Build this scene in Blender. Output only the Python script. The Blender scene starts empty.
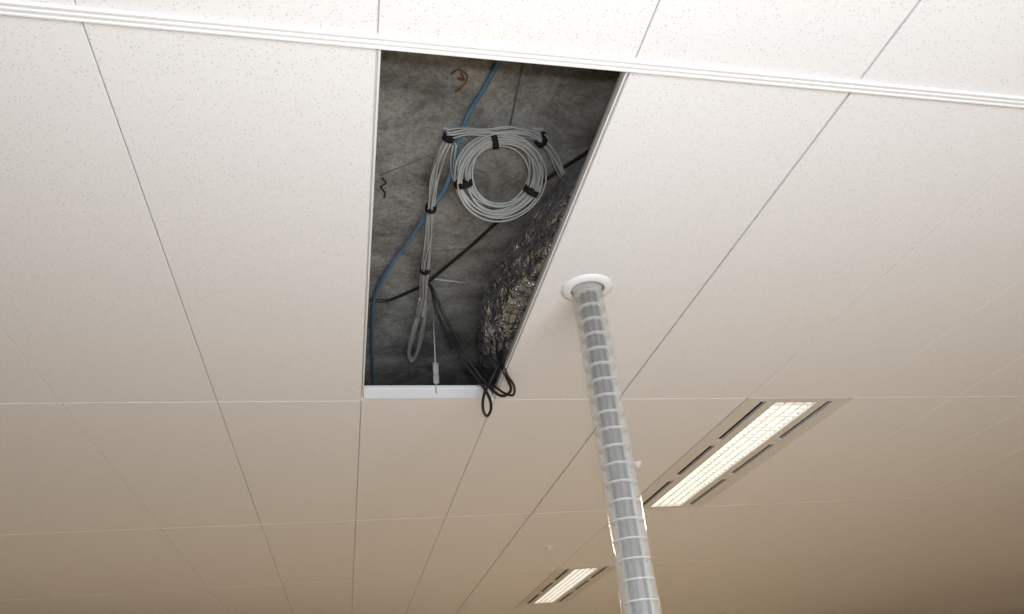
import bpy, math, random
from mathutils import Vector, Matrix
random.seed(4)
scene=bpy.context.scene
scene.view_settings.view_transform='Standard'
# heights in metres: camera eye, ceiling, concrete soffit
CAMZ=1.55; H=1.345; CZ=CAMZ+H; SLAB=CZ+0.525
# world axes in camera space, from image vanishing points, for unprojecting image pixels
AX=Vector((.9776,-.0196,-.2095)); AY=Vector((-.1895,-.5141,-.8365)); AZ=Vector((-.0914,.8574,-.5064))
F=737.0
def ray(u,v):
    d=Vector((u-512,307-v,-F)); return Vector((d.dot(AX),d.dot(AY),d.dot(AZ)))
def P(u,v,z):   # world point at real height z
    r=ray(u,v); return Vector((0,0,CAMZ))+r*((z-CAMZ)/r.z)
def Q(u,v,y):   # world point at real distance y
    r=ray(u,v); return Vector((0,0,CAMZ))+r*(y/r.y)
# ---------- materials
def mat(name,col,rough=.6,spec=.3,metal=0,alpha=1,emit=None,es=0):
    m=bpy.data.materials.new(name); m.use_nodes=True
    b=m.node_tree.nodes['Principled BSDF']
    b.inputs['Base Color'].default_value=(*col,1); b.inputs['Roughness'].default_value=rough
    b.inputs['Specular IOR Level'].default_value=spec; b.inputs['Metallic'].default_value=metal
    b.inputs['Alpha'].default_value=alpha
    if emit: b.inputs['Emission Color'].default_value=(*emit,1); b.inputs['Emission Strength'].default_value=es
    return m
def noise_col(m,c1,c2,scale,detail=6,p=(.35,.65)):
    nt=m.node_tree;N=nt.nodes;L=nt.links;b=N['Principled BSDF']
    tc=N.new('ShaderNodeTexCoord');n=N.new('ShaderNodeTexNoise');n.inputs['Scale'].default_value=scale;n.inputs['Detail'].default_value=detail
    r=N.new('ShaderNodeValToRGB');r.color_ramp.elements[0].color=(*c1,1);r.color_ramp.elements[1].color=(*c2,1)
    r.color_ramp.elements[0].position=p[0];r.color_ramp.elements[1].position=p[1]
    L.new(tc.outputs['Object'],n.inputs['Vector']);L.new(n.outputs['Fac'],r.inputs['Fac']);L.new(r.outputs['Color'],b.inputs['Base Color'])
    return m
# pitted mineral-fibre tile
mtile=mat('mineral_fibre_tile',(.83,.80,.78),.85,.15)
nt=mtile.node_tree;N=nt.nodes;L=nt.links;b=N['Principled BSDF']
tc=N.new('ShaderNodeTexCoord')
vo=N.new('ShaderNodeTexVoronoi');vo.inputs['Scale'].default_value=120
nz=N.new('ShaderNodeTexNoise');nz.inputs['Scale'].default_value=190;nz.inputs['Detail'].default_value=3
L.new(tc.outputs['Object'],vo.inputs['Vector']);L.new(tc.outputs['Object'],nz.inputs['Vector'])
ad=N.new('ShaderNodeMath');ad.operation='ADD';L.new(vo.outputs['Distance'],ad.inputs[0]);L.new(nz.outputs['Fac'],ad.inputs[1])
rp=N.new('ShaderNodeValToRGB');rp.color_ramp.elements[0].position=.56;rp.color_ramp.elements[1].position=.76
rp.color_ramp.elements[0].color=(.60,.595,.59,1);rp.color_ramp.elements[1].color=(.82,.815,.81,1)
L.new(ad.outputs[0],rp.inputs['Fac']);L.new(rp.outputs['Color'],b.inputs['Base Color'])
bp=N.new('ShaderNodeBump');bp.inputs['Strength'].default_value=.5;bp.inputs['Distance'].default_value=.003
L.new(rp.outputs['Color'],bp.inputs['Height']);L.new(bp.outputs['Normal'],b.inputs['Normal'])
mwhite=mat('white_enamel_metal',(.80,.80,.79),.4,.4)
mgalv=mat('grid_back_metal',(.45,.44,.42),.5,.4)
# concrete
mcon=mat('off_form_concrete',(.2,.19,.17),.9,.1)
nt=mcon.node_tree;N=nt.nodes;L=nt.links;b=N['Principled BSDF']
tc=N.new('ShaderNodeTexCoord')
n1=N.new('ShaderNodeTexNoise');n1.inputs['Scale'].default_value=3.6;n1.inputs['Detail'].default_value=12;n1.inputs['Roughness'].default_value=.72;n1.inputs['Distortion'].default_value=.35
n2=N.new('ShaderNodeTexNoise');n2.inputs['Scale'].default_value=75;n2.inputs['Detail'].default_value=7;n2.inputs['Roughness'].default_value=.7
n3=N.new('ShaderNodeTexNoise');n3.inputs['Scale'].default_value=2.3;n3.inputs['Detail'].default_value=7;n3.noise_dimensions='4D';n3.inputs['W'].default_value=3.3
r1=N.new('ShaderNodeValToRGB');r1.color_ramp.elements[0].position=.37;r1.color_ramp.elements[1].position=.63
r1.color_ramp.elements[0].color=(.15,.148,.135,1);r1.color_ramp.elements[1].color=(.45,.445,.42,1)
r2=N.new('ShaderNodeValToRGB');r2.color_ramp.elements[0].position=.34;r2.color_ramp.elements[1].position=.58
r2.color_ramp.elements[0].color=(.5,.5,.5,1);r2.color_ramp.elements[1].color=(1,1,1,1)
r3=N.new('ShaderNodeValToRGB');r3.color_ramp.elements[0].position=.55;r3.color_ramp.elements[1].position=.66
r3.color_ramp.elements[0].color=(1,1,1,1);r3.color_ramp.elements[1].color=(.68,.60,.48,1)
mx=N.new('ShaderNodeMix');mx.data_type='RGBA';mx.blend_type='MULTIPLY';mx.inputs[0].default_value=.8
mx2=N.new('ShaderNodeMix');mx2.data_type='RGBA';mx2.blend_type='MULTIPLY';mx2.inputs[0].default_value=.8
for n in(n1,n2,n3):L.new(tc.outputs['Object'],n.inputs['Vector'])
L.new(n1.outputs['Fac'],r1.inputs['Fac']);L.new(n2.outputs['Fac'],r2.inputs['Fac']);L.new(n3.outputs['Fac'],r3.inputs['Fac'])
L.new(r1.outputs['Color'],mx.inputs[6]);L.new(r2.outputs['Color'],mx.inputs[7])
L.new(mx.outputs[2],mx2.inputs[6]);L.new(r3.outputs['Color'],mx2.inputs[7]);L.new(mx2.outputs[2],b.inputs['Base Color'])
bp=N.new('ShaderNodeBump');bp.inputs['Strength'].default_value=.5;bp.inputs['Distance'].default_value=.006
L.new(n2.outputs['Fac'],bp.inputs['Height']);L.new(bp.outputs['Normal'],b.inputs['Normal'])
# foil wrap: silver-grey, creased
mfoil=mat('crinkled_foil_wrap',(.50,.52,.56),.24,.6,metal=.95)
nt=mfoil.node_tree;N=nt.nodes;L=nt.links;b=N['Principled BSDF']
tc=N.new('ShaderNodeTexCoord');hs=None
for sc,w in((11,1.0),(32,.5)):
    n=N.new('ShaderNodeTexNoise');n.inputs['Scale'].default_value=sc;n.inputs['Detail'].default_value=2;n.inputs['Distortion'].default_value=.4
    s1=N.new('ShaderNodeMath');s1.operation='SUBTRACT';s1.inputs[1].default_value=.5
    s2=N.new('ShaderNodeMath');s2.operation='ABSOLUTE';s3=N.new('ShaderNodeMath');s3.operation='MULTIPLY';s3.inputs[1].default_value=w
    L.new(tc.outputs['Object'],n.inputs['Vector']);L.new(n.outputs['Fac'],s1.inputs[0]);L.new(s1.outputs[0],s2.inputs[0]);L.new(s2.outputs[0],s3.inputs[0])
    if hs is None: hs=s3.outputs[0]
    else:
        s4=N.new('ShaderNodeMath');s4.operation='ADD';L.new(hs,s4.inputs[0]);L.new(s3.outputs[0],s4.inputs[1]);hs=s4.outputs[0]
bp=N.new('ShaderNodeBump');bp.inputs['Strength'].default_value=.9;bp.inputs['Distance'].default_value=.06
L.new(hs,bp.inputs['Height']);L.new(bp.outputs['Normal'],b.inputs['Normal'])
mgrey=noise_col(mat('grey_pvc_cable',(.4,.4,.38),.45,.4),(.34,.35,.33),(.44,.45,.43),8)
mblue=noise_col(mat('blue_pvc_cable',(.1,.2,.35),.4,.4),(.085,.18,.28),(.12,.25,.37),8)
mblack=noise_col(mat('black_rubber_cable',(.015,.015,.015),.4,.4),(.01,.01,.01),(.025,.025,.025),10)
mtie=noise_col(mat('black_velcro',(.01,.01,.01),.8,.2),(.008,.008,.008),(.02,.02,.02),60)
mrust=noise_col(mat('rusty_wire',(.20,.09,.03),.8,.2),(.14,.06,.02),(.26,.13,.05),40)
mclip=mat('grey_plastic_clip',(.36,.38,.38),.4,.4)
mjoint=mat('formwork_joint',(.15,.145,.13),.9,.1)
mclear=mat('clear_pvc',(.85,.85,.82),.08,.7,alpha=.16)
mspacer=mat('frosted_plastic_spacer',(.74,.73,.69),.25,.5,alpha=.55)
mcore=noise_col(mat('dark_cable_sleeve',(.05,.05,.05),.45,.3),(.055,.052,.046),(.11,.105,.095),14)
mslot=mat('air_slot_black',(.01,.01,.01),.8,.1)
mlum=mat('luminaire_housing',(.72,.70,.66),.45,.4)
mlouv=mat('louvre_aluminium',(.75,.74,.70),.3,.5)
mem=mat('fluorescent_diffuser',(.9,.9,.9),.5,.2,emit=(1,.96,.88),es=3.2)
mfloor=noise_col(mat('carpet_tile',(.4,.32,.24),.95,.05),(.37,.31,.235),(.45,.38,.295),120)
mwall=noise_col(mat('painted_wall',(.65,.58,.5),.8,.2),(.66,.61,.54),(.72,.66,.59),4)
# ---------- mesh builder
class B:
    def __init__(s): s.v=[];s.f=[];s.m=[];s.mats=[];s.sm=[]
    def mi(s,m):
        if m not in s.mats:s.mats.append(m)
        return s.mats.index(m)
    def add(s,vs,fs,m,smooth=False):
        o=len(s.v);s.v+=[tuple(v) for v in vs]
        for f in fs:
            s.f.append(tuple(i+o for i in f));s.m.append(s.mi(m));s.sm.append(smooth)
    def box(s,a,b,m,ch=0):
        x0,y0,z0=a;x1,y1,z1=b;c=ch
        vs=[(x0+c,y0+c,z0),(x1-c,y0+c,z0),(x1-c,y1-c,z0),(x0+c,y1-c,z0)]
        if c: vs+=[(x0,y0,z0+c),(x1,y0,z0+c),(x1,y1,z0+c),(x0,y1,z0+c)]
        vs+=[(x0,y0,z1),(x1,y0,z1),(x1,y1,z1),(x0,y1,z1)]
        fs=[(0,3,2,1)];n=len(vs)//4
        for k in range(n-1):
            o=4*k
            for i in range(4):
                j=(i+1)%4;fs.append((o+i,o+j,o+4+j,o+4+i))
        o=4*(n-1);fs.append((o,o+1,o+2,o+3));s.add(vs,fs,m)
    def tube(s,pts,r,m,seg=8,closed=False,sub=6,smoothpath=True,rf=None):
        pts=[Vector(p) for p in pts]
        if smoothpath and len(pts)>2: pts=cat(pts,sub,closed)
        n=len(pts);T=[]
        for i in range(n):
            if closed:t=pts[(i+1)%n]-pts[i-1]
            else:t=pts[min(i+1,n-1)]-pts[max(i-1,0)]
            T.append(t.normalized())
        nrm=T[0].orthogonal().normalized();vs=[]
        for i in range(n):
            nrm=(nrm-T[i]*nrm.dot(T[i]))
            nrm=nrm.normalized() if nrm.length>1e-6 else T[i].orthogonal().normalized()
            bn=T[i].cross(nrm)
            for k in range(seg):
                a=2*math.pi*k/seg;rr=r if rf is None else rf(i,k,n)
                vs.append(pts[i]+(nrm*math.cos(a)+bn*math.sin(a))*rr)
        fs=[]
        for i in range(n if closed else n-1):
            j=(i+1)%n
            for k in range(seg):
                l=(k+1)%seg;fs.append((i*seg+k,i*seg+l,j*seg+l,j*seg+k))
        if not closed: fs.append(tuple(range(seg))[::-1]);fs.append(tuple((n-1)*seg+k for k in range(seg)))
        s.add(vs,fs,m,True)
    def lathe(s,c,prof,m,seg=48,smooth=True,closed=False):
        vs=[];n=len(prof)
        for r,z in prof:
            for k in range(seg):
                a=2*math.pi*k/seg;vs.append((c[0]+r*math.cos(a),c[1]+r*math.sin(a),c[2]+z))
        fs=[]
        for i in range(n if closed else n-1):
            j=(i+1)%n
            for k in range(seg):
                l=(k+1)%seg;fs.append((i*seg+k,i*seg+l,j*seg+l,j*seg+k))
        s.add(vs,fs,m,smooth)
    def obj(s,name,parent=None):
        me=bpy.data.meshes.new(name);me.from_pydata(s.v,[],s.f)
        for m in s.mats:me.materials.append(m)
        me.polygons.foreach_set('material_index',s.m);me.polygons.foreach_set('use_smooth',s.sm);me.update()
        o=bpy.data.objects.new(name,me);scene.collection.objects.link(o)
        if parent:o.parent=parent
        return o
def cat(p,sub,closed):
    n=len(p);out=[]
    for i in range(n if closed else n-1):
        if closed:a,b_,c,d=p[i-1],p[i],p[(i+1)%n],p[(i+2)%n]
        else:a,b_,c,d=p[max(i-1,0)],p[i],p[i+1],p[min(i+2,n-1)]
        for k in range(sub):
            t=k/sub;out.append(.5*((2*b_)+(c-a)*t+(2*a-5*b_+4*c-d)*t*t+(3*b_-a-3*c+d)*t**3))
    if not closed:out.append(p[-1])
    return out
# ---------- ceiling grid lines
xs=[.038,.633,1.231,1.90,2.50]
while xs[-1]<18: xs.append(xs[-1]+.6)
lo=[.038]
while lo[-1]>-8: lo.append(lo[-1]-.595)
xs=sorted(set(lo+xs)); i0=xs.index(.038)
R0=1.108;SP=1.934;RH=.0165
ys=[R0+SP*k for k in range(-3,11)]
XMIN,XMAX,YMIN,YMAX=xs[0],xs[-1],ys[0],ys[-1]
lumcells=[(i0+3,4),(i0+3,6),(i0+8,8)]
lums=[]
c=B()
for i in range(len(xs)-1):
    for j in range(len(ys)-1):
        x0,x1,y0,y1=xs[i],xs[i+1],ys[j],ys[j+1]
        if i==i0 and j==3: continue
        if (i,j) in lumcells: lums.append((x0,x1,y0,y1)); continue
        g=.0013; gy=.0022 if j<4 else .0045
        gx0=.0035 if i==i0+2 else g; gx1=.0035 if i==i0+1 else g
        gy0=RH if j==3 else (.0022 if j==4 else gy); gy1=RH if j==2 else gy
        c.box((x0+gx0,y0+gy0,CZ),(x1-gx1,y1-gy1,CZ+.016),mtile,.0018)
c.obj('ceiling')
g=B()
for i,x in enumerate(xs[1:-1],1):
    g.box((x-.010,YMIN,CZ+.0165),(x+.010,YMAX,CZ+.019),mwhite); g.box((x-.001,YMIN,CZ+.019),(x+.001,YMAX,CZ+.05),mgalv)
for j,y in enumerate(ys[1:-1],1):
    if j==3 : continue
    g.box((XMIN,y+ (.002 if j==4 else -.012),CZ+.0195),(XMAX,y+.014,CZ+.022),mgalv)
g.obj('ceiling_grid')
r=B()
r.box((XMIN,R0-RH,CZ-.004),(XMAX,R0+RH,CZ+.03),mwhite,.001)
for dy in(-RH,-.0035,RH-.007): r.box((XMIN,R0+dy,CZ-.008),(XMAX,R0+dy+.007,CZ-.0042),mwhite,.0015)
r.obj('trim_1')
t=B(); x0,x1=xs[i0],xs[i0+1];yf=ys[4]
t.box((x0+.012,yf-.02,CZ+.001),(x1-.012,yf-.016,CZ+.064),mwhite)
t.box((x0+.012,yf-.026,CZ-.001),(x1-.012,yf-.001,CZ+.001),mwhite)
t.box((x0+.012,yf-.026,CZ+.052),(x1-.012,yf-.0205,CZ+.056),mwhite)
t.box((x1-.010,R0+.022,CZ),(x1-.006,yf-.03,CZ+.016),mwhite)
t.box((x0+.004,R0+.022,CZ),(x0+.008,yf-.03,CZ+.016),mwhite)
t.obj('trim_2')
s=B(); s.box((XMIN,YMIN,SLAB),(XMAX,YMAX,SLAB+.25),mcon)
S=SLAB
s.tube([P(523,60,S),P(516,95,S),P(509,130,S)],.004,mjoint,6); s.tube([P(390,255,S),P(470,248,S)],.0025,mjoint,6)
s.tube([P(380,175,S),P(470,140,S)],.002,mjoint,6)
s.obj('concrete_slab')
f=B(); f.box((XMIN,YMIN,-.1),(XMAX,YMAX,0),mfloor); f.obj('floor')
w=B(); w.box((XMIN-.1,YMIN,0),(XMIN,YMAX,SLAB),mwall); w.obj('wall_left')
w=B(); w.box((XMAX,YMIN,0),(XMAX+.1,YMAX,SLAB),mwall); w.obj('wall_right')
w=B(); w.box((XMIN,YMAX,0),(XMAX,YMAX+.1,SLAB),mwall); w.obj('wall_far')
w=B(); 
w.box((XMIN,YMIN-.1,0),(XMAX,YMIN,.8),mwall); w.box((XMIN,YMIN-.1,2.4),(XMAX,YMIN,SLAB),mwall)
x=XMIN
while x<XMAX: w.box((x,YMIN-.1,.8),(min(x+.5,XMAX),YMIN,2.4),mwall); x+=3
w.obj('wall_back')
def luminaire(x0,x1,y0,y1):
    l=B(); x0+=.003;x1-=.003;y0+=.003;y1-=.003;cx=(x0+x1)/2-.0;hw=.115
    za,zb=CZ-.002,CZ+.014
    sl=[(cx-hw-.09,cx-hw-.055),(cx+hw+.055,cx+hw+.09)]
    cuts=[x0,sl[0][0],sl[0][1],cx-hw,cx+hw,sl[1][0],sl[1][1],x1]
    for a,b_ in((0,1),(2,3),(4,5),(6,7)):
        l.box((cuts[a],y0,za),(cuts[b_],y1,zb),mlum,.001)
    ln=(y1-y0)
    for (a,b_) in sl:
        l.box((a,y0,CZ+.012),(b_,y1,CZ+.03),mslot)
        for q0,q1 in((0,.02),(.30,.34),(.62,.67),(.98,1)):
            l.box((a,y0+ln*q0,za),(b_,y0+ln*q1,zb-.004),mlum)
    l.box((cx-hw,y0,za),(cx+hw,y0+.05,zb),mlum);l.box((cx-hw,y1-.05,za),(cx+hw,y1,zb),mlum)
    l.box((cx-hw,y0+.05,CZ+.045),(cx+hw,y1-.05,CZ+.05),mem)
    for xx in(cx-hw,cx+hw-.003): l.box((xx,y0+.05,zb),(xx+.003,y1-.05,CZ+.045),mlouv)
    for xx in(cx-.055,cx,cx+.055): l.box((xx-.0025,y0+.05,CZ),(xx+.0025,y1-.05,CZ+.035),mlouv)
    y=y0+.09
    while y<y1-.06:
        l.box((cx-hw+.003,y-.003,CZ),(cx+hw-.003,y+.003,CZ+.03),mlouv); y+=.05
    l.obj('louvred_ceiling_light')
for q in lums: luminaire(*q)
def orth(t):
    t=t.normalized(); a=t.cross(Vector((0,0,1)))
    a=a.normalized() if a.length>1e-4 else Vector((1,0,0)); return a,t.cross(a).normalized()
def bundle(bd,pts,n,R,r,m,tw=2.0,sub=6,seed=0):
    rnd=random.Random(seed);pts=cat([Vector(p) for p in pts],sub,False);N_=len(pts)
    for k in range(n):
        ph=rnd.uniform(0,6.28);rr=R*math.sqrt((k+.5)/n);ws=rnd.uniform(.6,1.4)*tw;out=[]
        for i,p in enumerate(pts):
            a,b_=orth(pts[min(i+1,N_-1)]-pts[max(i-1,0)])
            an=k*2.4+ws*i/N_+.3*math.sin(i*.5+ph);q=rr*(1+.22*math.sin(i*.35+ph))
            out.append(p+(a*math.cos(an)+b_*math.sin(an))*q)
        bd.tube(out,r,m,8,smoothpath=False)
def tie(bd,p,d,R,w=.02):
    d=d.normalized();p=Vector(p)
    bd.tube([p-d*w/2,p-d*w*.4,p+d*w*.4,p+d*w/2],R,mtie,16,smoothpath=False)
    a,b_=orth(d); bd.tube([p+b_*-R,p+b_*-(R+.012)+a*.006,p+b_*-(R+.006)+a*.02],.004,mtie,6)
cb=B()
left=[P(449,137,S-.045),P(440,155,S-.05),P(434,180,S-.06),P(431,208,S-.07),P(428,240,S-.07),P(425,270,S-.07),P(423,298,S-.08),P(420,316,S-.09)]
bundle(cb,left,9,.017,.0034,mgrey,seed=2)
for k in range(5):
    o=k*.9
    cb.tube([P(423-o,298,S-.08),P(419-o,318,S-.085),P(413-o,340,S-.09),P(410-o*.6,352+o,S-.09),P(412,358+o,S-.09),P(416+o*.5,353,S-.09),P(419+o,338,S-.085),P(424+o*.5,316,S-.08),P(426,300,S-.07)],.0034,mgrey)
for i in(0,3,5): tie(cb,left[i],left[i+1]-left[i],.022)
C=P(500,176,S-.125);e1=Vector((1,0,0));a_=math.radians(30);e2=Vector((0,math.cos(a_),-math.sin(a_)));e3=e1.cross(e2)
rc=.1345
rnd=random.Random(5)
for k in range(17):
    R=rc+(-.024+.046*k/16);ox,oy=rnd.uniform(-.015,.012),rnd.uniform(-.011,.014);oz=rnd.uniform(-.018,.018);ph=rnd.uniform(0,6);el=rnd.uniform(-.005,.007)
    pts=[C+e1*(ox+(R+el*math.sin(2*t_*math.pi/16+ph))*math.cos(t_*math.pi/16))+e2*(oy+1.02*R*math.sin(t_*math.pi/16))+e3*(oz+.007*math.sin(t_*math.pi/8+ph)) for t_ in range(32)]
    cb.tube(pts,.0034,mgrey,8,closed=True,sub=3)
for ang in(-105,22,165):
    a=math.radians(ang);p=C+e1*rc*math.cos(a)+e2*rc*math.sin(a);d=-e1*math.sin(a)+e2*math.cos(a);tie(cb,p,d,.033,.020)
bundle(cb,[P(447,134,S-.04),P(465,131,S-.04),P(490,132,S-.05),P(515,131,S-.05),P(537,137,S-.045),P(553,155,S-.06),P(564,178,S-.08),P(571,205,S-.10),P(574,222,S-.11)],9,.018,.0034,mgrey,seed=8)
bundle(cb,[P(455,145,S-.06),P(453,168,S-.07),P(458,190,S-.11),P(468,207,S-.15)],3,.010,.0034,mgrey,seed=9)
bundle(cb,[P(500,134,S-.06),P(522,143,S-.07),P(534,160,S-.08),P(537,185,S-.12)],3,.008,.0034,mgrey,seed=10)
tie(cb,P(541,141,S-.05),P(550,152,S-.05)-P(537,137,S-.05),.022)
cb.obj('grey_cable_coil')
for (u,v) in((449,130),(537,130)):
    k=B();p=P(u,v,S-.001)
    k.box((p.x-.022,p.y-.012,S-.008),(p.x+.022,p.y+.012,S),mclip,.003)
    k.lathe((p.x,p.y,S-.03),[(.001,0),(.010,0),(.013,.008),(.010,.022)],mclip,16)
    k.obj('cable_saddle_clip')
bl=B();bl.tube([P(512,30,S-.01),P(498,62,S-.012),P(484,88,S-.015),P(468,115,S-.02),P(459,140,S-.03),P(452,168,S-.05),P(444,190,S-.06),P(430,209,S-.055),P(408,242,S-.03),P(384,276,S-.02),P(374,300,S-.015),P(372,335,S-.012),P(373,370,S-.012),P(376,430,S-.012)],.0078,mblue,10)
bl.obj('blue_data_cable')
bk=B();bk.tube([P(625,120,S-.04),P(590,150,S-.035),P(560,170,S-.03),P(535,188,S-.02),P(505,215,S-.014),P(470,247,S-.012),P(440,272,S-.013),P(425,284,S-.02),P(400,296,S-.012),P(384,301,S-.012),P(360,299,S-.012),P(330,302,S-.012)],.007,mblack,10)
bk.obj('black_power_cable')
dp=B()
def lp(pts,r=.0065): dp.tube(pts,r,mblack,10,sub=8)
lp([P(425,284,S-.02),Q(431,287,2.84),Q(437,312,2.90),Q(450,340,2.93),Q(466,365,2.95),Q(480,382,2.96),Q(489,397,2.96),Q(491,409,2.95),Q(487,416,2.94),Q(483,409,2.93),Q(484,395,2.92),Q(492,378,2.90),Q(500,360,2.86),Q(506,338,2.79)])
lp([P(427,283,S-.03),Q(433,290,2.80),Q(444,315,2.86),Q(458,340,2.89),Q(470,362,2.91),Q(482,378,2.92),Q(492,390,2.92),Q(503,396,2.90),Q(511,389,2.82),Q(504,372,2.76),Q(497,350,2.78),Q(500,325,2.74),Q(512,300,2.66),Q(538,278,2.58)])
lp([Q(540,282,2.56),Q(522,303,2.62),Q(510,325,2.67),Q(503,350,2.71),Q(506,372,2.73),Q(514,386,2.785),Q(513,395,2.857),Q(504,393,2.88),Q(493,386,2.91),Q(478,384,2.94)],.0055)
dp.obj('black_drop_cables')
hg=B();p=Q(436,380,ys[4]-.03)
hg.tube([(p.x,p.y,CZ+.02),(p.x,p.y,S)],.003,mgalv,8,smoothpath=False)
hg.box((p.x-.013,p.y-.010,CZ+.066),(p.x+.013,p.y-.004,CZ+.17),mclear);hg.box((p.x-.010,p.y-.004,CZ+.07),(p.x+.010,p.y+.004,CZ+.10),mclip,.002)
hg.box((p.x-.009,p.y-.006,CZ+.12),(p.x+.009,p.y+.004,CZ+.16),mclip,.002)
hg.obj('ceiling_suspension_hanger')
cbx=B();cbx.tube([P(434,279,S-.01),P(466,283,S-.01)],.006,mclip,8,smoothpath=False);cbx.obj('conduit_offcut')
rw=B();rw.tube([P(451,74,S-.003),P(458,70,S-.012),P(466,74,S-.006),P(467,80,S-.003),P(461,88,S-.01),P(455,92,S-.003)],.003,mrust,6)
rw.tube([P(461,73,S-.003),P(464,80,S-.01),P(457,78,S-.004)],.0045,mrust,6);rw.obj('rusty_tie_wire')
rw=B();rw.tube([P(382,178,S-.003),P(386,183,S-.012),P(381,187,S-.006),P(385,193,S-.003),P(384,198,S-.003)],.003,mtie,6);rw.obj('wire_offcut')
dc=B()
path=[P(720,110,3.2),P(632,175,3.2),P(560,245,3.19),P(522,300,3.18),P(511,350,3.18),P(516,400,3.18),P(530,440,3.19)]
rnd=random.Random(3);ph=[rnd.uniform(0,6.28) for _ in range(8)]
SG=96
def rf(i,k,n):
    a=2*math.pi*k/SG
    w1=abs(math.sin(3*a+i*.04+ph[0]+.8*math.sin(i*.11)))
    w2=abs(math.sin(7*a-i*.05+ph[1]+.9*math.sin(i*.17+a)))
    w3=abs(math.sin(i*.30+2.0*math.sin(2*a+ph[3])))
    return .150+.014*w1+.009*w2-.007*w3
dc.tube(path,.155,mfoil,SG,sub=36,rf=rf);dc.obj('flexible_air_duct')
# ---------- pole
pc=P(587,288,CZ);px,py=pc.x,pc.y
pole=bpy.data.objects.new('service_pole',None);scene.collection.objects.link(pole)
k=B();k.lathe((px,py,0),[(.055,0.0),(.055,CZ-.001),(.052,CZ-.001),(.052,0.0)],mclear,40,closed=True);k.obj('clear_tube',pole)
k=B();z=.06
while z<CZ-.02:
    k.lathe((px,py,z),[(.0515,0),(.0515,.0035),(.047,.0035),(.047,0)],mspacer,32,closed=True)
    k.lathe((px,py,z),[(.047,.001),(.026,.001),(.026,.003),(.047,.003)],mspacer,32,closed=True)
    z+=.056
k.obj('spacer_rings',pole)
k=B();k.lathe((px,py,0),[(.026,0),(.026,CZ-.02)],mcore,32)
for i in range(5):
    a=2.9+i*.75
    k.tube([(px+.031*math.cos(a),py+.031*math.sin(a),.02),(px+.031*math.cos(a),py+.031*math.sin(a),CZ-.02)],.005,mgrey if i in(0,4) else mblack,8,smoothpath=False)
k.obj('inner_cables',pole)
k=B();k.lathe((px,py,CZ),[(.058,-.001),(.058,-.012),(.066,-.014),(.080,-.010),(.091,-.004),(.092,-.001)],mwhite,56)
k.lathe((px,py,CZ),[(.0555,-.001),(.0585,-.001),(.0585,-.005),(.0555,-.005)],mslot,40,closed=True);k.obj('ceiling_flange',pole)
k=B();k.lathe((px,py,0),[(.053,.0),(.09,.0),(.09,.01),(.06,.025),(.056,.025)],mwhite,40);k.obj('floor_flange',pole)
p=P(637,463,CZ);k=B();k.lathe((p.x,p.y,CZ),[(.03,.001),(.03,-.008),(.022,-.014),(.018,-.024),(.010,-.03),(.0001,-.031)],mwhite,28);k.obj('ceiling_motion_sensor')
p=P(549,547,CZ);k=B();k.lathe((p.x,p.y,CZ),[(.035,.001),(.033,-.006),(.015,-.008),(.012,-.02),(.0001,-.022)],mwhite,28);k.obj('fire_sprinkler')
# ---------- lights
def area(name,loc,tgt,sx,sy,pw,col):
    l=bpy.data.lights.new(name,'AREA');l.shape='RECTANGLE';l.size=sx;l.size_y=sy;l.energy=pw;l.color=col
    o=bpy.data.objects.new(name,l);scene.collection.objects.link(o);o.location=loc
    o.rotation_euler=(Vector(tgt)-Vector(loc)).to_track_quat('-Z','Y').to_euler();return o
area('upward_fill',(.8,-1.6,.9),(1.2,2.4,2.9),2.6,1.6,132,(.89,.935,1))  # added cool fill lamp, low behind the camera, aimed up at the ceiling
area('camera_flash',(.05,-.02,1.66),(.4,2,2.95),.06,.04,14,(.96,.98,1))
for (x,y) in((2.2,4),(2.2,7.9),(5.2,11.8)):
    area('fluorescent_lamp',(x,y,CZ-.03),(x,y,0),.23,1.7,88,(1,.87,.71))
for (x,y) in((9,6),(-3,5.5),(12,13)):
    area('warm_fill',(x,y,CZ-.03),(x,y,0),.3,1.2,68,(1,.87,.71))  # added warm fill lamps, no ceiling fittings at these spots
wd=bpy.data.worlds.new('World');scene.world=wd;wd.use_nodes=True
wd.node_tree.nodes['Background'].inputs[0].default_value=(.75,.85,1,1);wd.node_tree.nodes['Background'].inputs[1].default_value=1.0
# ---------- camera
cd=bpy.data.cameras.new('camera');cam=bpy.data.objects.new('camera',cd);scene.collection.objects.link(cam)
cd.sensor_width=36;cd.lens=F/1024*36;cd.clip_end=200;cd.clip_start=.02
cx=Vector((AX.x,AY.x,AZ.x)).normalized();cy=Vector((AX.y,AY.y,AZ.y));cy=(cy-cx*cy.dot(cx)).normalized();cz=cx.cross(cy)
M=Matrix((cx,cy,cz)).transposed().to_4x4();M.translation=Vector((0,0,CAMZ));cam.matrix_world=M
scene.camera=cam
